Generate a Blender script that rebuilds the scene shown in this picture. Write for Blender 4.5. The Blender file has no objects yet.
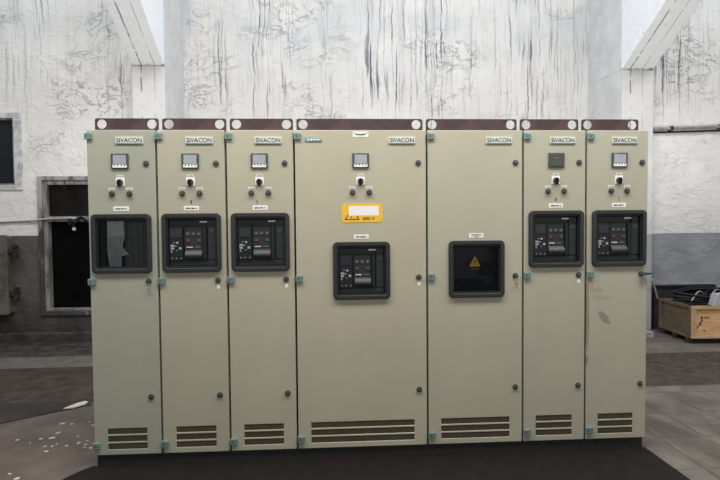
import bpy, bmesh, math, random
from mathutils import Vector, Matrix
random.seed(7)
S = bpy.context.scene
COL = S.collection

# ------------------------------------------------------------------ camera
YAW, PITCH, ROLL = -0.05888, -0.03542, 0.00887
CAM = Vector((0.0, -3.58258, 1.60134)); F = 540.0
RM = Matrix.Rotation(YAW, 3, 'Z') @ Matrix.Rotation(PITCH, 3, 'X') @ Matrix.Rotation(ROLL, 3, 'Y')
cd = bpy.data.cameras.new('camera'); cam = bpy.data.objects.new('camera', cd); COL.objects.link(cam)
cd.sensor_width = 36; cd.lens = 36 * F / 720; cd.clip_start = 0.05
cam.matrix_world = Matrix.Translation(CAM) @ (RM @ Matrix.Rotation(math.pi / 2, 3, 'X')).to_4x4()
S.camera = cam

# ------------------------------------------------------------------ mesh helpers
class MB:
    def __init__(s): s.bm = bmesh.new()
    def poly(s, vs): 
        try: return s.bm.faces.new([s.bm.verts.new(v) for v in vs])
        except ValueError: return None
    def box(s, x0, x1, y0, y1, z0, z1):
        v = [s.bm.verts.new((x, y, z)) for z in (z0, z1) for y in (y0, y1) for x in (x0, x1)]
        for f in ((0,2,3,1),(4,5,7,6),(0,1,5,4),(2,6,7,3),(0,4,6,2),(1,3,7,5)): s.bm.faces.new([v[i] for i in f])
        return s
    def prism(s, pts, a, b, axis='Y'):
        """pts: closed 2D outline (counter-clockwise); extruded between a and b along axis"""
        def P(p, t): return {'Y': (p[0], t, p[1]), 'X': (t, p[0], p[1]), 'Z': (p[0], p[1], t)}[axis]
        va = [s.bm.verts.new(P(p, a)) for p in pts]; vb = [s.bm.verts.new(P(p, b)) for p in pts]
        n = len(pts)
        s.bm.faces.new(va); s.bm.faces.new(list(reversed(vb)))
        for i in range(n): s.bm.faces.new([va[i], vb[i], vb[(i+1) % n], va[(i+1) % n]])
        return s
    def ring(s, outer, inner, a, b):
        """frame between two outlines of equal length, extruded along Y"""
        n = len(outer)
        oa = [s.bm.verts.new((p[0], a, p[1])) for p in outer]; ia = [s.bm.verts.new((p[0], a, p[1])) for p in inner]
        ob = [s.bm.verts.new((p[0], b, p[1])) for p in outer]; ib = [s.bm.verts.new((p[0], b, p[1])) for p in inner]
        for i in range(n):
            j = (i+1) % n
            s.bm.faces.new([oa[i], oa[j], ia[j], ia[i]]); s.bm.faces.new([ob[i], ib[i], ib[j], ob[j]])
            s.bm.faces.new([oa[i], ob[i], ob[j], oa[j]]); s.bm.faces.new([ia[i], ia[j], ib[j], ib[i]])
        return s
    def cyl(s, c, r, y0, y1, n=20, axis='Y', r2=None):
        r2 = r if r2 is None else r2
        def P(a, rr, t):
            u, w = rr*math.cos(a), rr*math.sin(a)
            return {'Y': (c[0]+u, t, c[1]+w), 'X': (t, c[0]+u, c[1]+w), 'Z': (c[0]+u, c[1]+w, t)}[axis]
        va = [s.bm.verts.new(P(2*math.pi*i/n, r, y0)) for i in range(n)]
        vb = [s.bm.verts.new(P(2*math.pi*i/n, r2, y1)) for i in range(n)]
        s.bm.faces.new(va); s.bm.faces.new(list(reversed(vb)))
        for i in range(n): s.bm.faces.new([va[i], vb[i], vb[(i+1) % n], va[(i+1) % n]])
        return s
    def tube(s, pts, r, n=8, closed=False):
        pts = [Vector(p) for p in pts]; rings = []; m = len(pts)
        up = Vector((0.13, 0.21, 0.97))
        for i, p in enumerate(pts):
            if closed: d = pts[(i+1) % m] - pts[i-1]
            else: d = pts[min(i+1, m-1)] - pts[max(i-1, 0)]
            d.normalize(); u = d.cross(up)
            if u.length < 1e-3: u = d.cross(Vector((1, 0, 0)))
            u.normalize(); w = d.cross(u)
            rings.append([s.bm.verts.new(p + r*(math.cos(2*math.pi*k/n)*u + math.sin(2*math.pi*k/n)*w)) for k in range(n)])
        for i in range(m if closed else m-1):
            a, b = rings[i], rings[(i+1) % m]
            for k in range(n): s.bm.faces.new([a[k], a[(k+1) % n], b[(k+1) % n], b[k]])
        if not closed: s.bm.faces.new(rings[0]); s.bm.faces.new(list(reversed(rings[-1])))
        return s
    def plate(s, x0, x1, z0, z1, y0, y1, holes=()):
        """flat plate in the XZ plane with rectangular openings"""
        xs = sorted({x0, x1, *[h[0] for h in holes], *[h[1] for h in holes]})
        zs = sorted({z0, z1, *[h[2] for h in holes], *[h[3] for h in holes]})
        V = {}
        def v(i, j, k):
            if (i, j, k) not in V: V[i, j, k] = s.bm.verts.new((xs[i], (y0, y1)[k], zs[j]))
            return V[i, j, k]
        def solid(i, j):
            if not (0 <= i < len(xs)-1 and 0 <= j < len(zs)-1): return False
            cx, cz = (xs[i]+xs[i+1])/2, (zs[j]+zs[j+1])/2
            return not any(h[0] < cx < h[1] and h[2] < cz < h[3] for h in holes)
        for i in range(len(xs)-1):
            for j in range(len(zs)-1):
                if not solid(i, j): continue
                s.bm.faces.new([v(i,j,0), v(i+1,j,0), v(i+1,j+1,0), v(i,j+1,0)])
                s.bm.faces.new([v(i,j,1), v(i,j+1,1), v(i+1,j+1,1), v(i+1,j,1)])
                if not solid(i-1, j): s.bm.faces.new([v(i,j,0), v(i,j+1,0), v(i,j+1,1), v(i,j,1)])
                if not solid(i+1, j): s.bm.faces.new([v(i+1,j,0), v(i+1,j,1), v(i+1,j+1,1), v(i+1,j+1,0)])
                if not solid(i, j-1): s.bm.faces.new([v(i,j,0), v(i,j,1), v(i+1,j,1), v(i+1,j,0)])
                if not solid(i, j+1): s.bm.faces.new([v(i,j+1,0), v(i+1,j+1,0), v(i+1,j+1,1), v(i,j+1,1)])
        return s
    def build(s, name, mat, parent=None, loc=None, bevel=0, smooth=False, seg=2):
        bmesh.ops.recalc_face_normals(s.bm, faces=s.bm.faces)
        me = bpy.data.meshes.new(name); s.bm.to_mesh(me); s.bm.free()
        me.materials.append(mat)
        o = bpy.data.objects.new(name, me); COL.objects.link(o)
        if parent: o.parent = parent
        if loc: o.location = loc
        if smooth:
            for p in me.polygons: p.use_smooth = True
        if bevel:
            b = o.modifiers.new('bevel', 'BEVEL'); b.width = bevel; b.segments = seg; b.limit_method = 'ANGLE'; b.angle_limit = 0.6
        return o

def rrect(cx, cz, hw, hh, r, n=5):
    p = []
    for sx, sz, a0 in ((1, 1, 0), (-1, 1, 90), (-1, -1, 180), (1, -1, 270)):
        for k in range(n+1):
            a = math.radians(a0 + 90*k/n)
            p.append((cx + sx*(hw-r) + r*math.cos(a), cz + sz*(hh-r) + r*math.sin(a)))
    return p

def tag(o, label=None, cat=None, group=None, kind=None):
    if label: o['label'] = label
    if cat: o['category'] = cat
    if group: o['group'] = group
    if kind: o['kind'] = kind
    return o
def empty(name, loc, label, cat, group=None, rz=0):
    o = bpy.data.objects.new(name, None); COL.objects.link(o); o.location = loc; o.rotation_euler = (0, 0, rz)
    o.empty_display_size = 0.1
    return tag(o, label, cat, group)

def lettering(text, cx, cz, w, h, y, mat, parent, name='lettering', thick=0.0012, bold=0.0):
    cu = bpy.data.curves.new('t', 'FONT'); cu.body = text; cu.size = 1; cu.offset = bold; cu.resolution_u = 3
    t = bpy.data.objects.new('t', cu); COL.objects.link(t)
    me = bpy.data.meshes.new_from_object(t.evaluated_get(bpy.context.evaluated_depsgraph_get()))
    bpy.data.objects.remove(t); bpy.data.curves.remove(cu)
    xs = [v.co.x for v in me.vertices]; ys = [v.co.y for v in me.vertices]
    sx, sz = w/(max(xs)-min(xs)), h/(max(ys)-min(ys)); mx, my = (max(xs)+min(xs))/2, (max(ys)+min(ys))/2
    bm = bmesh.new(); bm.from_mesh(me)
    bmesh.ops.remove_doubles(bm, verts=bm.verts, dist=1e-5)
    g = bmesh.ops.extrude_face_region(bm, geom=bm.faces[:])
    for v in g['geom']:
        if isinstance(v, bmesh.types.BMVert): v.co.z += 1
    for v in bm.verts:
        x, yy, z = v.co; v.co = (cx+(x-mx)*sx, y-(thick if z > 0.5 else 0), cz+(yy-my)*sz)
    bpy.data.meshes.remove(me)
    m = MB(); m.bm.free(); m.bm = bm
    return m.build(name, mat, parent)

# ------------------------------------------------------------------ material helpers
class NT:
    def __init__(s, name):
        s.mat = bpy.data.materials.new(name); s.mat.use_nodes = True; s.t = s.mat.node_tree
        s.b = s.t.nodes['Principled BSDF']; s._c = None
    def n(s, kind): return s.t.nodes.new('ShaderNode' + kind)
    def put(s, sock, v):
        if hasattr(v, 'is_output'): s.t.links.new(v, sock)
        elif isinstance(v, (tuple, list)) and sock.type == 'RGBA' and len(v) == 3: sock.default_value = (*v, 1)
        else: sock.default_value = v
    def co(s):
        if s._c is None: s._c = s.n('TexCoord').outputs['Object']
        return s._c
    def xyz(s):
        m = s.n('SeparateXYZ'); s.put(m.inputs[0], s.co()); return m.outputs
    def math(s, op, a, b=0.0, c=0.0, clamp=False):
        m = s.n('Math'); m.operation = op; m.use_clamp = clamp
        s.put(m.inputs[0], a); s.put(m.inputs[1], b); s.put(m.inputs[2], c); return m.outputs[0]
    def scale(s, v, k, off=(0, 0, 0)):
        m = s.n('Mapping'); s.put(m.inputs[0], v); m.inputs['Scale'].default_value = k; m.inputs['Location'].default_value = off; return m.outputs[0]
    def noise(s, sc=5, det=3, v=None, rough=.55, dist=0.0, col=False):
        m = s.n('TexNoise'); s.put(m.inputs['Vector'], v if v is not None else s.co())
        m.inputs['Scale'].default_value = sc; m.inputs['Detail'].default_value = det; m.inputs['Roughness'].default_value = rough; m.inputs['Distortion'].default_value = dist
        return m.outputs['Color' if col else 'Fac']
    def vor(s, sc=5, v=None, feat='F1'):
        m = s.n('TexVoronoi'); m.feature = feat; s.put(m.inputs['Vector'], v if v is not None else s.co()); m.inputs['Scale'].default_value = sc
        return m.outputs['Distance']
    def step(s, x, a, b, lo=0.0, hi=1.0):
        m = s.n('MapRange'); m.interpolation_type = 'SMOOTHSTEP'; s.put(m.inputs[0], x)
        for i, q in enumerate((a, b, lo, hi)): s.put(m.inputs[1+i], q)
        return m.outputs[0]
    def mix(s, f, a, b, mode='MIX'):
        m = s.n('Mix'); m.data_type = 'RGBA'; m.blend_type = mode
        s.put(m.inputs[0], f); s.put(m.inputs[6], a); s.put(m.inputs[7], b); return m.outputs[2]
    def ramp(s, x, stops):
        m = s.n('ValToRGB'); e = m.color_ramp.elements
        e.remove(e[1])
        for k, (p, c) in enumerate(stops):
            q = e[0] if k == 0 else e.new(p)
            q.position = p; q.color = (c, c, c, 1) if not isinstance(c, tuple) else (*c, 1)
        s.put(m.inputs[0], x); return m.outputs[0]
    def add(s, v, w):
        m = s.n('VectorMath'); m.operation = 'ADD'; s.put(m.inputs[0], v); s.put(m.inputs[1], w); return m.outputs[0]
    def mul3(s, v, k):
        m = s.n('VectorMath'); m.operation = 'SCALE'; s.put(m.inputs[0], v); s.put(m.inputs['Scale'], k); return m.outputs[0]
    def bump(s, h, st=.3, dist=.01):
        m = s.n('Bump'); s.put(m.inputs['Height'], h); m.inputs['Strength'].default_value = st; m.inputs['Distance'].default_value = dist
        s.put(s.b.inputs['Normal'], m.outputs[0])
    def out(s, col, rough=.6, metal=0.0, spec=.5):
        s.put(s.b.inputs['Base Color'], col); s.put(s.b.inputs['Roughness'], rough); s.put(s.b.inputs['Metallic'], metal)
        s.b.inputs['Specular IOR Level'].default_value = spec; return s.mat

def simple(name, c, rough=.5, metal=0.0, spec=.5, var=.12, sc=30):
    t = NT(name); n = t.noise(sc, 3)
    return t.out(t.mix(t.step(n, .3, .7), tuple(x*(1-var) for x in c), tuple(min(1, x*(1+var)) for x in c)), rough, metal, spec)

def srgb(h):
    h = h.lstrip('#'); r = [int(h[i:i+2], 16)/255 for i in (0, 2, 4)]
    return tuple(x/12.92 if x <= .04045 else ((x+.055)/1.055)**2.4 for x in r)

def wall_material(name, dens, white, grey, low_dark=.25, split=1.40):
    t = NT(name); X, Y, Z = t.xyz()
    warp = t.mul3(t.add(t.noise(1.3, 3, col=True), (-.5, -.5, -.5)), .35)
    wc = t.add(t.co(), warp)
    # plaster patches
    col = t.mix(t.step(t.noise(1.1, 4, wc), .35, .7), tuple(c*.90 for c in white), white)
    col = t.mix(t.step(t.noise(4.5, 5, wc), .5, .75, 0, .45), col, tuple(c*.78 for c in white))
    # wrinkled cracks: thin iso-lines of a warped noise and cell edges, only in patches
    nz = t.noise(5.2, 6, t.scale(wc, (.8, 1, 1.5)), .62, .5)
    iso = t.math('ABSOLUTE', t.math('SUBTRACT', nz, .5))
    line = t.step(iso, .004, .022, 1, 0)
    patch = t.step(t.noise(.9, 2, t.scale(t.co(), (1, 1, 1.4), (3.1, 0, 1.7))), .52, .66)
    fade = t.step(t.math('ADD', Z, t.math('MULTIPLY', t.noise(.8, 2), 1.2)), 3.1, 4.0, .35, 1)
    crack = t.math('MULTIPLY', t.math('MULTIPLY', line, patch), fade)
    ed = t.vor(3.2, t.add(t.co(), t.mul3(t.add(t.noise(3, 4, col=True), (-.5, -.5, -.5)), .5)), 'DISTANCE_TO_EDGE')
    crack2 = t.math('MULTIPLY', t.step(ed, .0, .014, 1, 0), t.step(t.noise(1.7, 2, t.scale(t.co(), (1, 1, 1), (9, 0, 0))), .54, .64))
    col = t.mix(t.math('MULTIPLY', crack, .40), col, (.16, .15, .15))
    col = t.mix(t.math('MULTIPLY', crack2, .35), col, (.2, .19, .18))
    # drip streaks from the leaking roof
    wob = t.math('ADD', t.math('MULTIPLY', t.math('SUBTRACT', t.noise(1.8, 2), .5), .10), t.math('MULTIPLY', t.math('SUBTRACT', t.noise(11, 3), .5), .035))
    xw = t.math('ADD', X, wob)
    d = t.ramp(t.math('DIVIDE', t.math('ADD', X, 8), 16, clamp=True), [((x+8)/16, v) for x, v in dens])
    def streaks(freq, zs, lo, hi, ztop, spread, soft, seed):
        c = t.n('CombineXYZ'); t.put(c.inputs[0], xw); c.inputs[1].default_value = seed; t.put(c.inputs[2], t.math('MULTIPLY', Z, zs))
        n_ = t.noise(freq, 2, c.outputs[0], .6)
        e_ = t.n('CombineXYZ'); t.put(e_.inputs[0], t.math('MULTIPLY', X, 6)); e_.inputs[1].default_value = seed+3
        end = t.math('MULTIPLY_ADD', t.noise(1, 1, e_.outputs[0]), -spread, ztop)
        f = t.step(t.math('SUBTRACT', Z, end), -soft, soft)
        return t.math('MULTIPLY', t.step(n_, lo, hi), t.math('MULTIPLY', f, d))
    broken = t.step(t.noise(9, 4, t.scale(t.co(), (1, 1, .4))), .32, .55, .55, 1)
    s2 = streaks(7, .05, .48, .68, 5.4, 3.4, .9, 1.0)
    s1 = streaks(21, .03, .575, .63, 5.3, 3.9, .35, 5.0)
    s3 = streaks(40, .025, .56, .63, 5.2, 4.2, .3, 9.0)
    d = t.math('MULTIPLY', d, 1.0)
    col = t.mix(t.math('MULTIPLY', s2, .32), col, (.33, .33, .36))
    col = t.mix(t.math('MULTIPLY', t.math('MULTIPLY', s3, broken), .70), col, (.15, .145, .15))
    col = t.mix(t.math('MULTIPLY', t.math('MULTIPLY', s1, broken), 1.0, clamp=True), col, (.08, .09, .105))
    damp = t.math('MULTIPLY', t.step(t.noise(1.0, 4, wc), .42, .7), t.step(t.math('ADD', Z, t.noise(1.2, 3)), 3.9, 5.2))
    col = t.mix(t.math('MULTIPLY', damp, .38), col, (.42, .43, .47))
    # painted dado
    gcol = t.mix(t.step(t.noise(3, 5, wc), .3, .75), tuple(c*.75 for c in grey), grey)
    gcol = t.mix(t.math('MULTIPLY', crack2, .4), gcol, (.05, .05, .05))
    zz = t.math('ADD', Z, t.math('MULTIPLY', t.math('SUBTRACT', t.noise(6, 2), .5), .02))
    col = t.mix(t.step(zz, split-.006, split+.006, 1, 0), col, gcol)
    # darker tone low down on the wall
    col = t.mix(t.math('MULTIPLY', t.step(t.math('ADD', Z, t.math('MULTIPLY', t.noise(3, 4), .5)), .15, 1.0, 1, 0), low_dark), col, (.03, .026, .022))
    h = t.math('ADD', t.math('MULTIPLY', t.noise(9, 6, wc), .5), t.math('MULTIPLY', nz, .8))
    h = t.math('SUBTRACT', h, t.math('MULTIPLY', t.math('ADD', crack, crack2), .2))
    t.bump(h, .8, .035)
    return t.out(col, .85, 0, .25)

WHITE = (.75, .72, .665)
D_BACK = [(-8, .1), (-2.2, .6), (-1.95, .1), (-1.75, .15), (-1.58, .9), (-1.42, .1), (-1.2, .1), (-1.1, 1), (-.86, 1), (-.74, .1), (-.6, .75), (-.48, .1), (-.12, .1), (.0, .85), (.12, .1),
          (.5, .12), (.66, 1), (.85, .75), (1.05, 1), (1.25, .9), (1.42, .3), (1.58, 1), (1.82, 1), (2.0, .3), (2.3, .4), (2.55, .15), (2.85, .5), (3.15, .95), (3.6, .8), (3.8, .15), (4.05, .7)]
D_LEFT = [(-8, .1), (-4.4, .1), (-4.15, .55), (-4, .15), (-3.85, .75), (-3.7, .1), (-3.2, .1), (-3.0, .45), (-2.85, .9), (-2.6, .8), (8, .2)]
D_RIGHT = [(-8, 0), (4.6, .75), (5.0, .95), (5.25, .5), (5.5, .15), (8, .3)]
mat_wall_back = wall_material('plaster_stained', D_BACK, WHITE, (.20, .20, .205))
mat_wall_left = wall_material('plaster_sooty', D_LEFT, (.83, .80, .74), (.125, .116, .104), .85, 1.44)  # left dado darker than the right one, more so towards the floor
mat_wall_right = wall_material('plaster_right', D_RIGHT, (.83, .80, .75), (.34, .34, .345), .15, 1.38)

def column_material():
    t = NT('column_paint'); X, Y, Z = t.xyz()
    wc = t.add(t.co(), t.mul3(t.add(t.noise(2, 3, col=True), (-.5, -.5, -.5)), .3))
    w = (.66, .64, .605)
    col = t.mix(t.step(t.noise(2.2, 5, wc), .38, .72), tuple(c*.90 for c in w), w)
    col = t.mix(t.step(Z, 3.695, 3.715), col, (.86, .875, .89))  # paler haunch paint, brightened to make up for weak light on the soffit
    col = t.mix(t.step(t.math('ADD', Y, t.math('MULTIPLY', t.noise(5, 4), .05)), 3.88, 3.91), col, t.mix(t.step(t.noise(3.5, 6, wc), .35, .7), (.62, .62, .61), (.72, .72, .71)))
    col = t.mix(t.math('MULTIPLY', t.step(t.math('ABSOLUTE', t.math('SUBTRACT', Z, 3.70)), .008, .025, 1, 0), t.math('MULTIPLY', t.step(t.noise(9, 4), .4, .6), t.step(Y, 3.86, 3.88, .8, 0))), col, (.2, .19, .18))
    ch = t.math('MULTIPLY', t.step(t.noise(16, 5, wc), .66, .72), .35)
    col = t.mix(ch, col, (.25, .24, .23))
    wob = t.math('MULTIPLY', t.math('SUBTRACT', t.noise(7, 3), .5), .02)
    br = t.step(t.noise(6, 4, t.scale(t.co(), (.3, 1, 1))), .42, .56)
    # board-joint seams: a seam down the face and another one lighter
    for x0, w0, k in ((.125, .013, .85), (.30, .008, .6)):
        sm = t.step(t.math('ABSOLUTE', t.math('SUBTRACT', t.math('ADD', X, wob), x0)), w0*.3, w0, 1, 0)
        col = t.mix(t.math('MULTIPLY', t.math('MULTIPLY', sm, br), k), col, (.12, .115, .11))
    iso = t.math('ABSOLUTE', t.math('SUBTRACT', t.noise(3.4, 6, wc, .6, .5), .5))
    col = t.mix(t.math('MULTIPLY', t.step(iso, .001, .008, 1, 0), .22), col, (.2, .19, .19))
    zz = t.math('ADD', Z, t.math('MULTIPLY', t.math('SUBTRACT', t.noise(6, 2), .5), .02))
    col = t.mix(t.step(zz, 1.374, 1.386, 1, 0), col, (.36, .355, .35))
    t.bump(t.noise(8, 6, wc), .35, .03)
    return t.out(col, .85, 0, .25)
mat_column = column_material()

def floor_material():
    t = NT('worn_concrete_floor'); X, Y, Z = t.xyz()
    wob = t.math('MULTIPLY', t.math('SUBTRACT', t.noise(9, 3), .5), .02)
    Xw = t.math('ADD', X, wob); Yw = t.math('ADD', Y, wob)
    conc = t.mix(t.step(t.noise(2.5, 6), .3, .72), (.080, .063, .050), (.135, .110, .088))
    conc = t.mix(t.step(t.noise(22, 5), .55, .75, 0, .5), conc, (.055, .045, .037))
    tile = t.mix(t.step(t.noise(3, 6), .3, .7), (.098, .082, .067), (.178, .153, .129))
    tile = t.mix(t.step(t.noise(20, 5), .5, .75, 0, .5), tile, (.075, .064, .054))
    # joints of the tiled area on the right
    def joint(v, off, period, w):
        m = t.math('PINGPONG', t.math('SUBTRACT', v, off), period/2)
        return t.step(m, w*.4, w, 1, 0)
    jl = t.math('MAXIMUM', joint(Xw, 3.08, .345, .008), joint(Yw, 1.15, .49, .006))
    jb = t.step(t.noise(4, 3), .3, .55, .25, 1)
    tile = t.mix(t.math('MULTIPLY', jl, t.math('MULTIPLY', jb, .95)), tile, (.04, .034, .03))
    dirt = t.step(t.noise(2.2, 5, t.scale(t.co(), (1, .5, 1), (4, 2, 0)), .65, .8), .44, .62)
    tile = t.mix(t.math('MULTIPLY', dirt, .55), tile, (.06, .05, .04))
    right = t.step(Xw, 1.5, 1.52)
    base = t.mix(right, conc, tile)
    # brown rough strip that runs behind the row
    brn = t.mix(t.step(t.noise(7, 6), .3, .7), (.028, .020, .0145), (.060, .044, .032))
    brn = t.mix(t.math('MULTIPLY', t.step(t.noise(30, 5, t.scale(t.co(), (.5, 1, 1))), .5, .68, 0, .8), t.step(X, -1, 1, .3, 1)), brn, (.10, .082, .066))
    ln = t.step(t.math('ABSOLUTE', t.math('SUBTRACT', Xw, 4.32)), .006, .016, 1, 0)
    brn = t.mix(ln, brn, (.012, .01, .009))
    strip = t.math('MULTIPLY', t.step(Yw, 1.345, 1.36), t.step(Yw, 2.56, 2.58, 1, 0))
    base = t.mix(strip, base, brn)
    # pale band beyond the strip, darker floor along the wall
    pale = t.mix(t.step(t.noise(5, 5), .3, .7), (.105, .088, .072), (.150, .128, .106))
    band = t.step(Yw, 2.56, 2.58)
    base = t.mix(band, base, pale)
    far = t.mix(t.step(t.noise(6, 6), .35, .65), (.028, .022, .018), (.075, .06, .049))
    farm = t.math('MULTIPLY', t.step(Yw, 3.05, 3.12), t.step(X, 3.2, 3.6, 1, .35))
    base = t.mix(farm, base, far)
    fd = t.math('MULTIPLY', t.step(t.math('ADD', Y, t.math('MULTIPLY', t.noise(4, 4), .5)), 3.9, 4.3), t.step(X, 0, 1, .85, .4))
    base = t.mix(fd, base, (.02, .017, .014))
    # long dark joints across the left floor
    jy = t.step(t.math('ABSOLUTE', t.math('SUBTRACT', Yw, 1.35)), .008, .02, 1, 0)
    base = t.mix(t.math('MULTIPLY', jy, .6), base, (.03, .025, .02))
    t.bump(t.math('ADD', t.noise(30, 6), t.math('MULTIPLY', jl, -1.0)), .35, .008)
    return t.out(base, t.step(t.noise(4, 3), .3, .7, .62, .85), 0, .3)
mat_floor = floor_material()

def paint_material(name, c, stains=()):
    t = NT(name); X, Y, Z = t.xyz()
    n = t.noise(2.2, 3)
    col = t.mix(t.step(n, .3, .7), tuple(x*.955 for x in c), tuple(x*1.03 for x in c))
    col = t.mix(t.step(t.noise(60, 2), .35, .7, 0, .35), col, tuple(x*.90 for x in c))
    # a few specks
    sp = t.math('MULTIPLY', t.step(t.vor(5.5), .018, .03, 1, 0), t.step(t.noise(3.1, 1), .55, .6))
    col = t.mix(t.math('MULTIPLY', sp, .6), col, (.12, .11, .09))
    for (sx, sz, hw, hh, ang, k, sc) in stains:
        dx = t.math('SUBTRACT', X, sx); dz = t.math('SUBTRACT', Z, sz); ca, sa = math.cos(ang), math.sin(ang)
        u = t.math('DIVIDE', t.math('ADD', t.math('MULTIPLY', dx, ca), t.math('MULTIPLY', dz, sa)), hw)
        w = t.math('DIVIDE', t.math('SUBTRACT', t.math('MULTIPLY', dz, ca), t.math('MULTIPLY', dx, sa)), hh)
        r = t.math('ADD', t.math('MULTIPLY', u, u), t.math('MULTIPLY', w, w))
        r = t.math('ADD', r, t.math('MULTIPLY', t.math('SUBTRACT', t.noise(25, 4), .5), 1.6))
        col = t.mix(t.math('MULTIPLY', t.step(r, .55, 1.15, 1, 0), k), col, sc)
    t.bump(t.noise(150, 2), .10, .002)
    return t.out(col, t.step(t.noise(3, 2), .3, .7, .42, .52), 0, .4)

P0 = (.475, .45, .345)
PAINT = [paint_material('enamel_greygreen', (.385, .392, .325)), paint_material('enamel_beige', (.445, .425, .333)),
         paint_material('enamel_cream', P0), paint_material('enamel_cream_wide', (.485, .457, .35)),
         paint_material('enamel_sand', (.47, .45, .352)), paint_material('enamel_drab', (.452, .434, .342)),
         paint_material('enamel_scuffed', (.445, .43, .342), [
             (.132, .922, .026, .062, .70, .6, (.185, .16, .125)), (.075, 1.115, .05, .02, 0, .35, (.24, .21, .15)), (.11, 1.06, .07, .018, -.1, .3, (.25, .22, .16)),
             (.014, .95, .013, .27, 0, .65, (.20, .15, .10)), (.012, .63, .012, .04, 0, .55, (.18, .15, .12)), (.03, 1.17, .02, .06, .2, .3, (.25, .2, .13))])]
m_body = simple('cabinet_shell', (.36, .345, .28), .55)
m_rail = simple('rail_oxide', (.058, .033, .035), .5, 0, .4, .22, 14)
m_plinth = simple('plinth_grey', (.022, .022, .023), .6)
m_gap = simple('gasket_black', (.012, .012, .012), .8, 0, .1)
m_teal = simple('hinge_teal', (.155, .235, .235), .45, 0, .4, .2, 60)
m_tealplate = simple('badge_teal', (.09, .24, .24), .45)
m_lock = simple('lock_dark', (.075, .085, .08), .4, .3)
m_lock2 = simple('lock_core', (.16, .16, .15), .35, .7)
m_blk = simple('frame_black', (.024, .026, .028), .42, 0, .45, .1)
m_blk2 = simple('breaker_face', (.024, .027, .029), .5, 0, .4, .1)
m_blk3 = simple('breaker_dark', (.009, .011, .014), .4, 0, .4, .1)
m_drum = simple('breaker_grey', (.038, .040, .042), .42, 0, .45, .1)
m_cav = simple('cubicle_dark', (.012, .013, .013), .8, 0, .1)
m_white = simple('label_white', (.90, .90, .88), .6, 0, .3, .03)
m_cream = simple('badge_cream', (.64, .65, .60), .45, 0, .4, .04)
m_ink = simple('ink_black', (.03, .03, .03), .6, 0, .2)
m_ink2 = simple('badge_letters', (.10, .105, .10), .5, 0, .3)
m_lcd = simple('lcd_grey', (.34, .36, .40), .25, 0, .5, .05)
m_lcdoff = simple('lcd_off', (.035, .042, .038), .25, 0, .5, .1)
m_mframe = simple('meter_frame', (.06, .07, .072), .45)
m_brown = simple('lamp_brown', (.055, .032, .024), .25, 0, .6)
m_green = simple('lamp_green', (.020, .045, .038), .25, 0, .6)
m_red = simple('button_red', (.16, .04, .04), .4)
m_grn = simple('button_green', (.04, .10, .095), .4)
m_key = simple('button_grey', (.20, .19, .185), .5)
m_disp = simple('breaker_display', (.016, .020, .023), .3, 0, .5, .1)
m_marks = simple('breaker_marks', (.36, .38, .38), .6)
m_btn = simple('breaker_button', (.11, .105, .10), .5)
m_striplight = simple('breaker_strip', (.50, .51, .50), .5)
m_redink = simple('red_ink', (.26, .05, .04), .5)
m_yel = simple('sign_yellow', (.90, .53, .05), .5, 0, .3, .05)
m_tri = simple('triangle_yellow', (.95, .58, .06), .5, 0, .3, .05)
m_steel = simple('key_steel', (.36, .31, .24), .45, .3)
m_grey = simple('plate_greygreen', (.12, .138, .125), .6)
m_reflect = simple('sheet_grey', (.50, .50, .50), .7, 0, .3, .15, 12)
def grille_material():
    t = NT('vent_mesh'); X, Y, Z = t.xyz()
    w = t.math('PINGPONG', X, .003); c = t.mix(t.step(w, .0008, .0022), (.04, .034, .022), (.10, .085, .058))
    return t.out(t.mix(t.step(t.noise(25, 4), .4, .7, 0, .5), c, (.11, .09, .06)), .8, 0, .2)
m_vent = grille_material()
def glass_material(name, tint, refl):
    t = NT(name); nt = t.t; o = nt.nodes['Material Output']; nt.nodes.remove(t.b)
    tr = t.n('BsdfTransparent'); tr.inputs[0].default_value = (*tint, 1)
    gl = t.n('BsdfGlossy'); gl.inputs['Roughness'].default_value = .05; gl.inputs[0].default_value = (.9, .9, .9, 1)
    fr = t.n('Fresnel'); fr.inputs[0].default_value = refl
    mx = t.n('MixShader'); nt.links.new(fr.outputs[0], mx.inputs[0]); nt.links.new(tr.outputs[0], mx.inputs[1]); nt.links.new(gl.outputs[0], mx.inputs[2])
    nt.links.new(mx.outputs[0], o.inputs[0]); return t.mat
m_glass = glass_material('window_acrylic', (.86, .88, .88), 1.35)

# ------------------------------------------------------------------ switchgear row
L = [-1.5404, -1.1055, -.6619, -.2183, .6617, 1.317, 1.754, 2.1859]
CX = [.207, .218, .2185, .4385, .334, .2265, .2295]
ROW = 'switchgear cabinets standing in one row'
LABELS = [
 'grey-green switchgear cabinet at the left end of the row, clear window showing a pale sheet',
 'narrow beige switchgear cabinet with black breaker, second from the left end of the row',
 'narrow cream switchgear cabinet with black breaker, standing left of the widest cabinet',
 'widest cream switchgear cabinet in mid row, with the yellow 690 V label',
 'broad cream switchgear cabinet without meter, yellow warning triangle in its dark window',
 'narrow switchgear cabinet with blank unlit meter screen, second from the right end',
 'scuffed switchgear cabinet at the right end of the row, smudges and open lock lever',
]
DEPTH = .88; ZB, ZT = .08, 2.2

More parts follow.
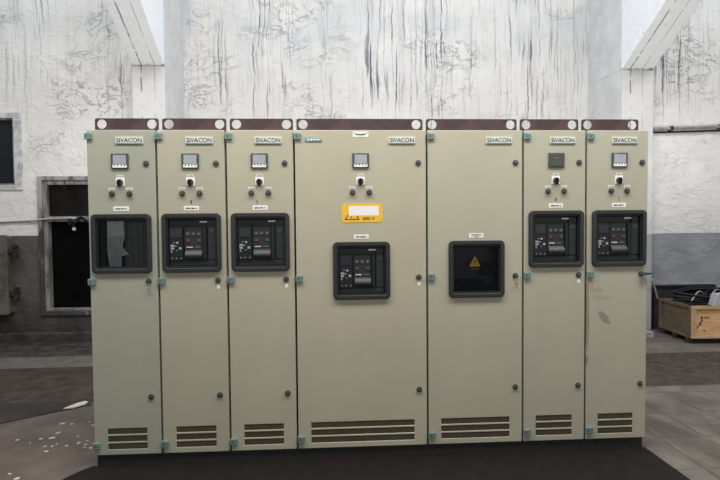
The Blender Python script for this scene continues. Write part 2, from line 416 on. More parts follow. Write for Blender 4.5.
def breaker(root, cx, cz):
    b = MB(); b.box(cx-.158, cx+.158, .045, .12, cz-.158, cz+.158)
    br = b.build('circuit_breaker', m_blk3, root, loc=(0, -.018, 0))
    def sub(name, mat, x0, x1, z0, z1, y0=.03, bev=.002, lab=None):
        o = MB().box(cx+x0, cx+x1, y0, .046, cz+z0, cz+z1).build(name, mat, br, bevel=bev)
        if lab: o['label'] = lab
        return o
    sub('top_plate', m_blk2, -.150, .085, .108, .148, .036)
    sub('side_plate', m_blk2, .098, .150, -.112, .148, .034)
    sub('bottom_plate', m_blk2, -.150, .150, -.150, -.120, .036)
    sub('centre_plate', m_blk2, -.052, .064, -.115, .104, .034)
    sub('trip_unit', m_blk3, -.148, -.060, -.116, .102, .024)
    o = MB().box(cx-.140, cx-.068, .020, .025, cz+.035, cz+.090).build('display', m_disp, br, bevel=.001)
    for (x, z, w, h) in ((-.128, -.018, .022, .013), (-.128, -.036, .022, .014), (-.133, -.056, .008, .014), (-.096, .001, .014, .012), (-.078, -.035, .017, .015), (-.108, -.02, .012, .006),
                         (-.130, -.101, .007, .006), (-.104, -.101, .007, .006), (-.072, -.101, .007, .006), (-.118, .003, .008, .005), (-.10, -.05, .01, .004), (-.112, .073, .018, .003)):
        MB().box(cx+x-w/2, cx+x+w/2, .0225, .0242, cz+z-h/2, cz+z+h/2).build('setting_label', m_marks, br)
    for (x, mat, lab) in ((-.030, m_btn, None), (.005, m_btn, None), (.042, m_btn, None)):
        sub('push_button', mat, x-.010, x+.010, .048, .066, .028)
    sub('push_button', m_red, -.038, -.018, .004, .022, .027, lab='red button'); sub('push_button', m_grn, .033, .053, .004, .022, .027, lab='green button')
    sub('label_strip', m_striplight, -.042, 0, -.034, -.026, .031); sub('label_strip', m_btn, .013, .052, -.034, -.026, .031)
    # charging drum: a rounded bulge
    pr = [(.034, cz-.116)] + [(.034-.022*math.sin(math.pi*k/8), cz-.116+.066*k/8) for k in range(1, 8)] + [(.034, cz-.050)]
    MB().prism(pr, cx-.046, cx+.062, 'X').build('charging_drum', m_drum, br, smooth=False)
    o = MB().prism(rrect(cx+.079, cz-.005, .012, .110, .011), .022, .046).build('charging_handle', m_blk3, br, bevel=.003)
    sub('rating_label', m_white, .048, .096, .132, .142, .031, 0, 'white rating label')
    for x in (.112, .138):
        MB().cyl((cx+x, cz+.128), .009, .028, .036, 14).build('key_switch', m_drum, br)
    sub('slot_cover', m_drum, .106, .145, .062, .096, .031)
    return br

def window(root, cx, cz, glass):
    o = MB().ring(rrect(cx, cz, .190, .1925, .030), rrect(cx, cz, .161, .163, .012), -.020, .004).build('window_frame', m_blk, root, bevel=.006, seg=3)
    MB().ring(rrect(cx, cz, .1635, .1655, .012), rrect(cx, cz, .151, .152, .004), -.004, .05).build('inner_bezel', m_blk3, o, bevel=.003)
    if glass: MB().box(cx-.157, cx+.157, .000, .004, cz-.158, cz+.158).build('glass_pane', m_glass, o)
    return o

def cabinet(i):
    x0 = L[i]; W = L[i+1]-L[i]; cx = CX[i]; paint = PAINT[i]
    g0 = 0.0 if i == 0 else .0065; g1 = W if i == 6 else W-.0065
    root = empty('switchgear_cabinet', (x0, 0, 0), LABELS[i], 'electrical cabinet', ROW)
    cz = 1.2705 if i in (3, 4) else 1.4675
    holes = [(cx-.165, cx+.165, cz-.167, cz+.167)]
    gx0, gx1 = .092, W-.092
    if i == 0: gx0, gx1 = .086, .338
    slats = [(gx0, gx1, z, z+.038) for z in (.116, .166, .216)]
    # shell: sides, top, floor and back
    b = MB()
    b.box(.004, .024, .024, DEPTH, ZB, ZT-.006).box(W-.024, W-.004, .024, DEPTH, ZB, ZT-.006).box(.024, W-.024, .024, DEPTH, ZT-.03, ZT-.006)
    b.box(.024, W-.024, .024, DEPTH, ZB, ZB+.02).box(.024, W-.024, DEPTH-.02, DEPTH, ZB+.02, ZT-.03)
    b.build('body', m_body, root)
    MB().plate(.008, W-.008, ZB+.008, ZT-.01, .018, .026, [(cx-.165, cx+.165, cz-.167, cz+.167)]).build('gasket', m_gap, root)
    door = MB().plate(g0, g1, ZB, ZT, 0, .018, holes + slats).build('door', paint, root, bevel=.003)
    v = MB()
    for s_ in slats: v.box(s_[0]+.0005, s_[1]-.0005, .003, .014, s_[2]+.0005, s_[3]-.0005)
    v.build('vent_grille', m_vent, root)
    # plinth and lifting rail
    MB().box(.010 if i == 0 else 0, W-.014 if i == 6 else W, .015, DEPTH-.02, 0, ZB).build('plinth', m_plinth, root)
    rl, rr = .013, W-.010
    rail = MB(); n = 24
    out = rrect((rl+rr)/2, 2.2455, (rr-rl)/2, .0475, .012)
    # plate with two round lifting holes: left piece, middle, right piece bridged around each hole
    hx = [rl+.044, rr-.044]; hz = 2.255; hr = .031
    zb, zt = ZT-.006, 2.293
    def holed(xa, xb, hxx, ra, rb):
        # outline sampled by angle so it can be bridged to the hole
        o_, h_ = [], []
        for k in range(48):
            a = 2*math.pi*k/48+.0001; dx, dz = math.cos(a), math.sin(a)
            ts = []
            if dx > 1e-6: ts.append((xb-hxx)/dx)
            if dx < -1e-6: ts.append((xa-hxx)/dx)
            if dz > 1e-6: ts.append((zt-hz)/dz)
            if dz < -1e-6: ts.append((zb-hz)/dz)
            q = min(ts); px, pz = hxx+q*dx, hz+q*dz
            # rounded outer top corner
            r = .014
            ccx = xa+r if ra else xb-r
            if (ra and px < ccx or rb and px > ccx) and pz > zt-r:
                vx, vz = px-ccx, pz-(zt-r); l = math.hypot(vx, vz)
                if l > r: px, pz = ccx+vx/l*r, zt-r+vz/l*r
            o_.append((px, pz)); h_.append((hxx+hr*dx, hz+hr*dz))
        rail.ring(o_, h_, .10, .106)
    holed(rl, rl+.09, hx[0], True, False); holed(rr-.09, rr, hx[1], False, True)
    rail.box(rl+.09, rr-.09, .10, .106, zb, zt)
    rail.box(rl, rr, .106, .15, ZT-.006, ZT)
    rail.build('lifting_rail', m_rail, root)
    # hinges and locks belong to the door
    hxo = (.013, .019, .022, .024, .026, .026, .028)[i]
    for z in (2.158, 1.221, .145):
        h = MB().prism(rrect(hxo, z, .024, .021, .004), -.016, .0).build('hinge', m_teal, door, bevel=.003)
        MB().box(hxo-.010, hxo-.004, -.0168, -.0155, z-.009, z+.009).build('hinge_slot', m_lock, door)
    lx = (.371, .381, .382, .822, .602, .386, .390)[i]
    for z in (1.984, 1.221, .460):
        lk = MB().cyl((lx, z), .0185, -.008, 0, 20, r2=.0195); lk.cyl((lx, z), .012, -.012, -.007, 16)
        lk.box(lx-.012, lx+.012, -.015, -.011, z-.003, z+.003)
        lk.build('lock', m_lock, door, bevel=.0015)
    if i == 6:
        m = MB().prism([(lx-.018, 1.215), (lx+.02, 1.213), (lx+.075, 1.222), (lx+.075, 1.230), (lx+.02, 1.233), (lx-.018, 1.238)], -.032, -.014)
        m.build('lock_lever', m_lock, door, bevel=.004)['label'] = 'lever turned out to the right'
    if i in (1, 2, 3, 5):
        MB().box(lx-.008, lx+.012, -.0012, 0, 1.165, 1.190).build('lock_sticker', m_white, door)
    # maker badge
    bx1 = W-.079; bx0 = bx1-.176
    pl = MB().box(bx0, bx1, -.006, 0, 2.112, 2.155).build('nameplate', m_cream, root, bevel=.001)
    MB().box(bx0, bx1, -.0072, -.0059, 2.1085, 2.1145).build('edge_strip', m_tealplate, pl)['label'] = 'teal lower edge'
    lettering('SIVACON', (bx0+bx1)/2, 2.1345, .160, .029, -.006, m_ink2, pl, bold=.012)
    # paper name label
    lz = 1.694 if i not in (3, 4) else 1.4965
    nl = MB().box(cx-.049, cx+.049, -.0015, 0, lz-.0145, lz+.0145).build('name_label', m_white, root)
    if i == 4:
        marks = [(-.034, .004, .068, .007), (-.018, -.008, .036, .005)]
    elif i == 3: marks = [(-.034, -.001, .020, .010), (-.010, -.001, .044, .010)]
    else: marks = [(-.036, -.001, .030, .010), (-.002, -.001, .024, .010), (.027, -.001, .009, .009)]
    m = MB(); rnd = random.Random(i)
    for (dx, dz, w, h) in marks:            # printed letters too small to read: a row of upright strokes
        k = max(2, int(w/.0055)); st = w/k
        for q in range(k):
            hh = h*rnd.uniform(.8, 1)
            m.box(cx+dx+q*st, cx+dx+q*st+st*.62, -.0022, -.0014, lz+dz-hh/2, lz+dz+hh/2)
            m.box(cx+dx+q*st, cx+dx+(q+1)*st, -.0021, -.0014, lz+dz+rnd.choice((-.4, 0, .3))*h-.001, lz+dz+rnd.choice((-.4, 0, .3))*h*0+.001)
    m.build('printing', m_ink, nl)
    if i != 4:
        # digital meter
        mx = cx; mz = 2.000
        me = MB().box(mx-.055, mx+.055, -.012, 0, mz-.049, mz+.049).build('digital_meter', m_mframe, root, bevel=.004)
        if i == 5:
            MB().box(mx-.045, mx+.045, -.0135, -.0115, mz-.041, mz+.037).build('screen', m_lcdoff, me)['label'] = 'blank dark screen'
            m = MB(); m.box(mx-.016, mx+.012, -.0145, -.0133, mz+.012, mz+.016); m.build('printing', m_key, me)
        else:
            MB().box(mx-.041, mx+.041, -.0135, -.0115, mz-.020, mz+.038).build('screen', m_lcd, me)
            MB().box(mx-.044, mx+.044, -.0135, -.0115, mz-.043, mz-.023).build('key_strip', m_white, me)
            m = MB()
            for k in range(4): m.box(mx-.034+k*.021, mx-.026+k*.021, -.015, -.0133, mz-.031, mz-.024)
            m.build('keys', m_mframe, me)
            m = MB().box(mx-.042, mx-.022, -.0135, -.0115, mz+.040, mz+.044); m.build('printing', m_key, me)
        # selector switch on white plate
        sx, sz = cx-.001, 1.867
        sw = MB().box(sx-.029, sx+.027, -.003, 0, sz-.028, sz+.028).build('selector_switch', m_white, root, bevel=.001)
        MB().cyl((sx-.001, sz-.005), .021, -.016, -.003, 20).build('collar', m_lock, sw, bevel=.002)
        kn = MB().prism(rrect(sx-.002, sz-.009, .008, .022, .006), -.034, -.012).build('knob', m_gap, sw, bevel=.003)
        MB().box(sx-.021, sx+.020, -.004, -.0028, sz+.030, sz+.043).build('tag', m_white, sw)
        m = MB()
        for k in range(5): m.box(sx-.017+k*.007, sx-.0125+k*.007, -.0048, -.0038, sz+.033, sz+.040)
        m.build('printing', m_key, sw)
        for dx, mat in ((-.0555, m_brown), (.0555, m_green)):
            la = MB().cyl((cx+dx, 1.790), .0185, -.010, 0, 20).build('indicator_lamp', m_lock, root, bevel=.002)
            MB().cyl((cx+dx, 1.790), .0145, -.020, -.009, 18, r2=.015).build('lens', mat, la, bevel=.004)
            MB().box(cx+dx-.022, cx+dx+.022, -.0015, 0, 1.814, 1.828).build('tag', m_white, la)
            m = MB()
            for k in range(5): m.box(cx+dx-.015+k*.007, cx+dx-.011+k*.007, -.0022, -.0014, 1.817, 1.824)
            m.build('printing', m_key, la)
    wf = window(root, cx, cz, i in (0, 4))
    if i not in (0, 4): breaker(root, cx, cz)
    if i == 0:
        MB().box(cx-.19, cx+.19, .20, .204, cz-.2, cz+.2).build('compartment_back', m_cav, root)
        pb = MB().box(cx-.020, cx+.155, .10, .11, cz-.16, cz+.16)
        for k in range(4): pb.box(cx-.005+k*.035, cx-.001+k*.035, .094, .10, cz-.15, cz+.15)
        pb.build('mounting_plate', m_grey, root, bevel=.002)
        MB().box(cx+.128, cx+.136, .09, .10, cz-.07, cz-.02).build('latch_strip', m_steel, root)
        sh = MB().prism([(cx-.108, cz-.155), (cx-.03, cz-.155), (cx-.028, cz-.085), (cx+.025, cz-.075), (cx-.012, cz-.035), (cx-.02, cz-.02), (cx-.002, cz+.06), (cx-.008, cz+.145), (cx-.10, cz+.148), (cx-.118, cz+.06), (cx-.12, cz-.04)], .060, .066)  # pale shapes added behind the pane in place of a bright reflection
        sh.build('paper_sheet', m_reflect, root)['label'] = 'pale grey sheet behind the pane'
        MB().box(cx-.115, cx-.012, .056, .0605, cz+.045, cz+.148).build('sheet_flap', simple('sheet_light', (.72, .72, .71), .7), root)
    if i == 4:
        MB().box(cx-.19, cx+.19, .10, .106, cz-.2, cz+.2).build('compartment_back', m_blk3, root)
        c = MB().box(cx-.125, cx+.06, .03, .05, cz-.105, cz-.07); c.box(cx+.05, cx+.125, .05, .06, cz-.05, cz+.04).box(cx-.15, cx+.15, .05, .06, cz-.15, cz-.115)
        c.build('barrier', m_gap, root)
        tx, tz = cx-.005, cz+.045
        tr = MB().prism([(tx-.038, tz-.030), (tx+.038, tz-.030), (tx+.004, tz+.036), (tx-.004, tz+.036)], .016, .018).build('warning_triangle', m_tri, root)
        MB().prism([(tx+.003, tz+.018), (tx-.008, tz-.002), (tx-.001, tz-.002), (tx-.006, tz-.020), (tx+.009, tz+.003), (tx+.002, tz+.003), (tx+.007, tz+.018)], .0145, .016).build('bolt_symbol', m_ink, tr)
        m = MB()
        for k in range(6): m.box(tx-.030+k*.0105, tx-.0225+k*.0105, .0148, .018, tz-.054, tz-.040)
        m.build('red_printing', m_redink, root)
    if i == 3:
        ys = MB().prism(rrect(.4445, 1.6535, .1365, .0625, .020), -.002, 0).build('voltage_label', m_yel, root)
        MB().box(.356, .555, -.0028, -.0018, 1.636, 1.700).build('blank_patch', m_white, ys)
        m = MB()                                   # lower part of a warning triangle, its top covered by the white patch
        m.prism([(.330, 1.609), (.427, 1.609), (.427, 1.614), (.330, 1.614)], -.0028, -.0018)
        m.prism([(.330, 1.611), (.336, 1.611), (.357, 1.643), (.351, 1.643)], -.0028, -.0018)
        m.prism([(.421, 1.611), (.427, 1.611), (.414, 1.634), (.408, 1.634)], -.0028, -.0018)
        m.box(.368, .376, -.0028, -.0018, 1.622, 1.630)
        m.build('triangle_outline', m_ink, ys)
        lettering('690 V', .490, 1.617, .080, .021, -.002, m_ink, ys, bold=.008)
        tb = MB().box(.075, .183, -.004, 0, 2.122, 2.148).build('maker_badge', m_tealplate, root, bevel=.001)
        lettering('SIEMENS', .129, 2.135, .092, .0145, -.004, m_white, tb, bold=.02)
        sl = MB().prism(rrect(.439, 2.1725, .052, .0165, .006), -.0015, 0).build('paper_slip', m_white, root)
        m = MB(); r2 = random.Random(5)
        for k in range(13):
            x = .392+k*.0072; z = 2.176 + (.004 if k in (0, 1, 11, 12) else -.003) + r2.uniform(-.001, .001)
            m.box(x, x+.0055, -.0024, -.0014, z-(.003 if k in (0, 1, 11, 12) else .007), z+.003)
        m.build('printing', m_ink, sl)
    if i in (1, 2, 5, 6):
        ch = {1: '1', 2: '2', 5: '1', 6: '7'}[i]
        o = lettering(ch, cx+(.0 if i != 2 else -.02), 1.7345, .009 if ch == '1' else .013, .022, 0, m_ink, root, 'pen_mark', .0006)
        o['label'] = 'small handwritten mark'
    return root, lx
info = [cabinet(i) for i in range(7)]

# keys left hanging in three middle locks
for i, lab in ((0, 'small keys hanging from the middle lock of the leftmost cabinet'), (4, 'small key hanging from the middle lock of the cabinet with the warning triangle'), (6, 'small key hanging below the lever on the rightmost cabinet')):
    x = L[i]+info[i][1]; z = 1.221
    r = empty('key', (x+.002, -.012, z-.02), lab, 'key')
    ring = MB().tube([(.010*math.cos(a), -.004, -.008+.012*math.sin(a)) for a in [2*math.pi*k/16 for k in range(16)]], .0013, 6, True).build('key_ring', m_steel, r, smooth=True)
    m = MB().prism(rrect(.002, -.030, .009, .009, .006), -.006, -.003); m.box(-.001, .005, -.006, -.003, -.060, -.036); m.box(.005, .008, -.006, -.003, -.058, -.052)
    m.build('blade', m_steel, r)

# ------------------------------------------------------------------ the setting
def st(o): o['kind'] = 'structure'; return o
m_ceil = simple('ceiling_concrete', (.45, .45, .44), .9)
m_winframe = None
def frame_paint():
    t = NT('old_frame_paint'); n = t.noise(14, 5, t.scale(t.co(), (1, 1, .25)))
    c = t.mix(t.step(n, .35, .72), (.27, .26, .245), (.06, .05, .042)); t.bump(n, .4, .01)
    return t.out(c, .7)
m_fr = frame_paint()
m_fr_light = simple('pale_frame_paint', (.52, .51, .49), .7, 0, .3, .25, 12)
def old_frame():
    t = NT('sooty_frame_paint'); X, Y, Z = t.xyz(); n = t.noise(14, 5, t.scale(t.co(), (1, 1, .22)))
    c = t.mix(t.step(t.math('ADD', n, t.step(Z, 1.2, 2.0, .2, -.04)), .38, .68), (.34, .33, .31), (.05, .043, .037)); t.bump(n, .5, .01)
    return t.out(c, .75)
m_fr_old = old_frame()
m_pane_a = simple('dusty_dark_pane', (.018, .020, .025), .25, 0, .3, .15, 5)  # opaque panes: the dark room behind is put into their colours
m_pane_b = simple('sooty_pane', (.010, .009, .008), .4, 0, .15, .3, 6)
m_pane_c = simple('black_pane', (.003, .0028, .0026), .5, 0, .08, .3, 6)

st(MB().box(-9, 11, -7, 5.2, -.2, 0).build('floor', mat_floor))
WL = 4.05
st(MB().plate(-9, -2.55, 0, 6.2, WL, WL+.3, [(-5.30, -4.20, 2.11, 3.055), (-3.90, -2.95, .40, 2.19)]).build('wall_left', mat_wall_left))
st(MB().box(-2.2, 4.2, 4.85, 5.15, 0, 6.2).build('wall_back', mat_wall_back))
st(MB().box(4.56, 11, WL, WL+.3, 0, 6.2).build('wall_right', mat_wall_right))
def ry(y): return 6.15 + .56*(4.85-y)
st(MB().prism([(5.2, ry(5.2)), (5.2, ry(5.2)+.2), (-2.5, ry(-2.5)+.2), (-2.5, ry(-2.5))], -9, 11, 'X').build('ceiling', m_ceil))
# portal frames: column, haunch and rafter in one piece of painted concrete
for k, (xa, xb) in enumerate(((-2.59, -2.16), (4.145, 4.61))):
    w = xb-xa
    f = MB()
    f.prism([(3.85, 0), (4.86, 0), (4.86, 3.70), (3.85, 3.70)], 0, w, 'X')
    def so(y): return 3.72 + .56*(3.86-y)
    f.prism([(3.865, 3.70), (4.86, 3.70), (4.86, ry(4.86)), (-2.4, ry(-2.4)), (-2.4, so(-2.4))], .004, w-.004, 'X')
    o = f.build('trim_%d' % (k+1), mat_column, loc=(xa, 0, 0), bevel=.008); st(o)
st(MB().prism([(WL-.05, 0), (WL, 0), (WL, .11), (WL-.03, .11), (WL-.05, .09)], -9, -2.6, 'X').build('baseboard_left', simple('kerb_sooty', (.05, .046, .04), .9, 0, .2, .4, 8)))

# window_1: high pane on the left wall
w1 = st(MB().ring([(-5.36, 2.06), (-4.135, 2.06), (-4.135, 3.105), (-5.36, 3.105)], [(-5.26, 2.13), (-4.24, 2.13), (-4.24, 3.03), (-5.26, 3.03)], WL-.02, WL+.06).build('window_1', m_fr_light, bevel=.008))
MB().ring([(-5.26, 2.13), (-4.24, 2.13), (-4.24, 3.03), (-5.26, 3.03)], [(-5.24, 2.15), (-4.262, 2.15), (-4.262, 3.01), (-5.24, 3.01)], WL+.0, WL+.08).build('sash', m_fr, w1, bevel=.004)
MB().box(-5.24, -4.262, WL+.05, WL+.06, 2.15, 3.01).build('glass_pane', m_pane_a, w1)
# window_2: tall dark opening with a transom
w2 = st(MB().ring([(-3.945, .335), (-2.90, .335), (-2.90, 2.245), (-3.945, 2.245)], [(-3.885, .40), (-2.95, .40), (-2.95, 2.19), (-3.885, 2.19)], WL-.03, WL+.10).build('window_2', m_fr_old, bevel=.008))
m = MB().ring([(-3.885, .40), (-2.95, .40), (-2.95, 2.19), (-3.885, 2.19)], [(-3.825, .43), (-3.0, .43), (-3.0, 2.13), (-3.825, 2.13)], WL-.01, WL+.12)
m.box(-3.83, -2.99, WL-.015, WL+.10, 1.625, 1.70)
m.build('sash', m_fr, w2, bevel=.006)
MB().box(-3.83, -2.99, WL+.05, WL+.06, 1.69, 2.14).build('transom_pane', m_pane_b, w2)
MB().box(-3.83, -2.99, WL+.09, WL+.10, .42, 1.635).build('lower_pane', m_pane_c, w2)

# ------------------------------------------------------------------ left wall fittings
m_rust = None
def rusty(name, a, b, sc=6):
    t = NT(name); n = t.noise(sc, 6)
    c = t.mix(t.step(n, .35, .7), a, b); c = t.mix(t.step(t.noise(30, 4), .6, .75, 0, .6), c, (.03, .022, .016)); t.bump(t.noise(20, 4), .2, .004)
    return t.out(c, .7, 0, .3)
m_boxm = rusty('old_box_paint', (.085, .074, .058), (.15, .132, .105))
m_dkst = rusty('dark_fittings', (.022, .019, .017), (.045, .038, .032), 20)
bx = empty('wall_box', (-4.55, WL, .40), 'old brown metal wall box with two dark latches, below the high window', 'electrical box')
MB().box(-.30, .27, -.16, 0, 0, 1.03).build('case', m_boxm, bx, bevel=.008)
d = MB().box(-.30, .275, -.185, -.16, -.015, 1.055); dd = d.build('lid', m_boxm, bx, bevel=.006)
for z in (.80, .26): MB().box(-.2, .27, -.190, -.184, z-.014, z+.014).build('strap', m_boxm, dd, bevel=.003)
for z in (.84, .27):
    m = MB().box(.27, .34, -.16, -.10, z-.035, z+.035).box(.325, .385, -.15, -.11, z-.10, z+.085)
    m.cyl((.36, z+.06), .028, -.17, -.10, 12).cyl((.36, z-.07), .03, -.17, -.10, 12)
    m.box(.21, .42, -.135, -.12, z-.012, z+.012)
    m.build('latch', m_dkst, bx, bevel=.005)
m_pipe = rusty('conduit_grey', (.22, .21, .20), (.33, .32, .30), 12)
m_pipe2 = simple('cable_white', (.40, .39, .37), .6)
m_wire = simple('cable_black', (.012, .011, .011), .55, 0, .3)
pts = [(-6.2 + k*.17, WL-.025-.01*math.sin(k), 1.625 + .0009*k + .012*math.sin(k*.55)) for k in range(14)] + [(-3.84, WL-.035, 1.665), (-3.55, WL-.04, 1.672), (-3.42, WL-.05, 1.675)]
tag(MB().tube(pts, .013, 8).build('wall_cable', m_pipe2, smooth=True), 'thin grey cable running along the left wall into the dark window', 'cable')
rw = random.Random(3)
hang = empty('wire_tangle', (-3.42, WL-.04, 1.66), 'tangle of black wires hanging over the transom of the dark window', 'wires')
for k in range(5):
    p = []; a = rw.uniform(0, 6)
    for q in range(22):
        u = q/21
        p.append((-.10+.30*u+.03*math.sin(a+5*u), -.03-.02*math.sin(3*u+a), .045*math.sin(u*9+a)+.03*math.cos(7*u+2*a)-.02))
    MB().tube(p, .011, 6).build('wire', m_wire, hang, smooth=True)
MB().tube([(-.02, -.03, -.03), (-.03, -.035, -.09), (-.015, -.03, -.14), (-.02, -.035, -.17)], .012, 6).build('wire', m_wire, hang, smooth=True)
MB().box(-.045, -.005, -.05, -.02, -.155, -.115).build('connector', m_fr_light, hang, bevel=.004)['label'] = 'pale connector'
MB().tube([(-.16, .02, .58), (-.155, .0, .45), (-.15, -.01, .30)], .006, 6).build('wire', m_wire, hang, smooth=True)

# right wall pipe
rp = empty('wall_pipe', (4.62, WL-.05, 2.885), 'grey conduit pipe running along the right wall above the crate', 'pipe')
MB().tube([(0, 0, 0), (.6, 0, .02), (1.3, 0, .05), (3.2, 0, .13)], .024, 10).build('pipe', m_pipe, rp, smooth=True)
MB().tube([(0, .025, -.045), (.6, .025, -.03), (1.3, .025, -.005), (3.2, .025, .08)], .012, 8).build('cable', m_wire, rp, smooth=True)
for x in (.35, 1.09, 1.9):
    MB().box(x-.02, x+.02, -.03, .05, x*.04-.035, x*.04+.03).build('clamp', m_dkst, rp, bevel=.004)

# ------------------------------------------------------------------ crate corner
def wood(name, a, b):
    t = NT(name); v = t.scale(t.co(), (1.5, 1.5, 14))
    n = t.noise(3, 5, v, .6, .6); c = t.mix(t.step(n, .3, .7), a, b)
    c = t.mix(t.step(t.noise(2.4, 4), .5, .75, 0, .45), c, tuple(x*.55 for x in a)); t.bump(n, .15, .004)
    return t.out(c, .7, 0, .3)
m_wood = wood('crate_plywood', (.52, .30, .14), (.70, .44, .21))
m_wood2 = wood('crate_batten', (.38, .24, .13), (.54, .36, .21))
m_wood_shade = wood('crate_old_side', (.105, .075, .048), (.17, .122, .078))  # crate wood darkened: shade on its sides put into the colour, with some dirt
cr = empty('wooden_crate', (4.605, 2.97, 0), 'open wooden shipping crate on skids, full of black cable, in the right corner', 'crate', None, -.06)
CW, CD = 1.05, .74
MB().box(.0, CW, 0, .018, .085, .475).build('front_panel', m_wood, cr, bevel=.002)
MB().box(0, .018, .018, CD, .085, .475).build('side_panel', m_wood_shade, cr, bevel=.002)
MB().box(CW-.018, CW, .018, CD, .085, .475).build('side_panel', m_wood_shade, cr, bevel=.002)
MB().box(.018, CW-.018, CD-.018, CD, .085, .475).build('back_panel', m_wood_shade, cr, bevel=.002)
MB().box(.018, CW-.018, .018, CD-.018, .085, .10).build('bottom', m_wood_shade, cr)
for (x0, x1, y0, y1, z0, z1) in ((-.022, .03, -.022, .0, .075, .475), (-.022, 0, 0, .05, .085, .475), (-.022, 0, CD-.06, CD, .085, .475), (-.025, CW, -.026, 0, .445, .487), (-.025, CW, -.024, 0, .072, .10), (-.022, 0, .05, CD-.06, .446, .484), (-.022, 0, 0, CD, .07, .098)):
    MB().box(x0, x1, y0, y1, z0, z1).build('batten', m_wood2 if y0 < -.01 else m_wood_shade, cr, bevel=.002)
for y in (.04, .33, .62): MB().box(-.02, CW, y, y+.09, 0, .085)  .build('skid', m_dkst, cr, bevel=.004)
m = MB(); rk = random.Random(11)
for (x, z, w, h) in ((.115, .33, .020, .022), (.155, .335, .010, .018), (.20, .333, .022, .009), (.12, .298, .014, .02), (.105, .275, .02, .02), (.088, .252, .02, .018), (.108, .243, .012, .012), (.07, .225, .022, .012), (.06, .205, .012, .014), (.10, .42, .02, .007), (.15, .17, .022, .008)):
    m.prism([(x+w*.85*math.cos(a)*rk.uniform(.6, 1.1), z+h*.85*math.sin(a)*rk.uniform(.6, 1.1)) for a in [2*math.pi*q/9 for q in range(9)]], -.0015, .001)
m.ring(rrect(.178, .333, .010, .012, .002), rrect(.178, .333, .007, .009, .001), -.0015, .001)
m.build('stencil_marks', m_ink, cr)
# black cable coil lying in the crate
rc = random.Random(2)
coil = empty('cable_coil', (5.13, 3.36, .4865), 'loops of thick black cable heaped on top of the wooden crate', 'cable')
for k in range(7):
    p = []; rx, r_y = rc.uniform(.46, .51), rc.uniform(.14, .20); ph = rc.uniform(0, 6); tz = rc.uniform(-.012, .012); z0 = .016+.016*k
    for q in range(44):
        a = 2*math.pi*q/44
        p.append((rx*math.cos(a)+.015*math.sin(3*a+ph), r_y*math.sin(a)+.02*math.sin(2*a+ph), max(.0145, z0+tz*math.cos(a+ph)+.035*math.sin(a)*(k > 1)+.012*math.sin(3*a+ph))))
    MB().tube(p, .014, 7, True).build('loop', m_wire, coil, smooth=True)
for k in range(4):
    p = [(-.40+.42*u+.12*k, -.19+.3*u, .03+.10*math.sin(math.pi*u)+.01*k) for u in [q/14 for q in range(15)]]
    MB().tube(p, .011, 6).build('loop', m_pipe if k in (0, 2) else m_wire, coil, smooth=True)
MB().box(.018, CW-.018, .018, CD-.018, .37, .385).build('inner_tray', m_dkst, cr)['label'] = 'dark inside of the crate'  # dark board added to stand in for the crate's dark contents
m_pale = simple('pale_plastic', (.36, .39, .40), .5)
pb = empty('instrument_case', (4.955, 3.02, .455), 'pale blue-white instrument case lying tilted in the crate at the photo edge', 'case')
pb.rotation_euler = (0, .0, -.06)
MB().prism([(-.05, .02), (.33, .02), (.33, .19), (.0, .17)], -.02, .10).build('shell', m_pale, pb, bevel=.008)
MB().box(.05, .28, -.026, -.018, .06, .13).build('face', m_grey, pb, bevel=.003)
bp = empty('metal_frame', (4.66, 3.93, 0), 'black metal frame standing behind the wooden crate against the wall', 'frame')
MB().box(0, .95, 0, .06, 0, .60).build('panel', m_dkst, bp, bevel=.004)
MB().box(-.01, .96, -.02, .07, .60, .63).build('top_bar', m_wire, bp, bevel=.004)
MB().box(-.01, .03, -.02, 0, 0, .60).build('upright', m_wire, bp, bevel=.003)
tag(MB().tube([(4.70, 3.85, .46), (4.64, 3.82, .60), (4.57, 3.78, .73)], .014, 8).build('steel_rod', m_pipe), 'short grey steel rod leaning behind the left side of the crate', 'rod')
tag(MB().box(-.10, .06, -.06, .06, 0, .085).build('concrete_block', m_pipe, None, (4.28, 3.40, 0), bevel=.01), 'small pale block on the floor left of the wooden crate', 'block')

# ------------------------------------------------------------------ floor things
m_rub = simple('rubber_dark', (.0085, .0056, .004), .85, 0, .2, .25, 9)
mt = MB().prism([(-1.69, -1.6), (2.19, -1.6), (2.19, .012), (-1.56, .012), (-1.61, -.05), (-1.67, -.16)], 0, .006, 'Z')
tag(mt.build('rubber_mat', m_rub), 'long dark brown rubber mat on the floor in front of the cabinets', 'floor mat')
m_sheetb = rusty('brown_board', (.025, .0185, .014), (.044, .033, .025), 4)
mt = MB().prism([(-2.64, .85), (-2.36, 1.07), (-2.10, 1.25), (-2.13, 1.335), (-5.0, 1.335), (-5.0, -.75)], 0, .008, 'Z')
tag(mt.build('floor_sheet', m_sheetb), 'flat dark brown sheet lying on the floor at the left', 'sheet')
m_chip = simple('plaster_chip', (.50, .47, .42), .8)
pc = empty('plaster_piece', (-2.20, 1.22, .008), 'largest white scrap of plaster on the floor beside the leftmost cabinet', 'debris', None, .25)
m = MB().prism([(-.10, -.07), (-.02, -.07), (.06, .0), (.075, .06), (.04, .085), (-.03, .03)], 0, .014, 'Z'); m.build('scrap', m_chip, pc, bevel=.004)
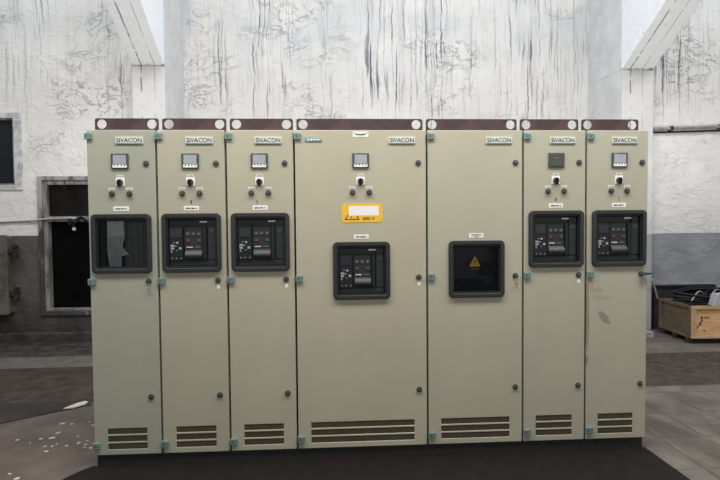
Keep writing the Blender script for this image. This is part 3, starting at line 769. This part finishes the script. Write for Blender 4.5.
def floor_pt(px, py):
    d = RM @ Vector(((px-360)/F, 1, -(py-240)/F)); k = -CAM.z/d.z; p = CAM + d*k
    return p.x, p.y
chips = [(335,180,5),(382,183,3),(310,230,4),(220,262,4),(278,257,6),(92,268,3),(238,303,3),(277,302,3),(248,330,4),(355,300,3),(420,285,4),(457,292,3),(465,273,2),(450,308,3),(485,312,4),(52,450,3),(88,475,5),(475,170,2),(495,190,3),(160,285,2),(415,250,2),(300,290,2)]
rn = random.Random(4)
for (u, v_, s_) in chips:
    x, y = floor_pt(u/5.33, 390+v_/5.33); r = s_*.0034
    m = MB().prism([(r*1.5*math.cos(a)*rn.uniform(.55, 1.1), r*math.sin(a)*rn.uniform(.55, 1.1)) for a in [2*math.pi*q/7 for q in range(7)]], 0, .005, 'Z')
    o = m.build('plaster_chip', m_chip, None, (x, y, 0)); o.rotation_euler[2] = rn.uniform(0, 3)
    tag(o, 'one of the small white plaster chips scattered on the floor at the left', 'debris', 'plaster chips on the left floor')

# ------------------------------------------------------------------ light
def area(name, loc, rot, sx, sy, power, col):
    l = bpy.data.lights.new(name, 'AREA'); l.shape = 'RECTANGLE'; l.size = sx; l.size_y = sy; l.energy = power; l.color = col
    o = bpy.data.objects.new(name, l); COL.objects.link(o); o.location = loc; o.rotation_euler = rot
area('work_lamp', (.9, 2.0, 1.7), (math.radians(172), 0, 0), 9, .5, 112, (1, .98, .95))  # added upward fill, unseen behind the row, brightens soffits and wall
area('hall_lamps', (.4, -1.2, 4.1), (0, 0, 0), 7, .8, 225, (1, .97, .90))
area('skylight', (1.0, .3, 7.0), (math.radians(28), 0, 0), 14, 1.6, 690, (.84, .90, 1))
area('high_windows', (2.5, -9, 3.2), (math.radians(135), 0, 0), 14, 4, 335, (1, .985, .95))
wd = bpy.data.worlds.new('world'); S.world = wd; wd.use_nodes = True
wd.node_tree.nodes['Background'].inputs[0].default_value = (.86, .93, 1, 1); wd.node_tree.nodes['Background'].inputs[1].default_value = .12
S.view_settings.view_transform = 'Standard'; S.view_settings.look = 'None'; S.view_settings.exposure = 0; S.view_settings.gamma = 1
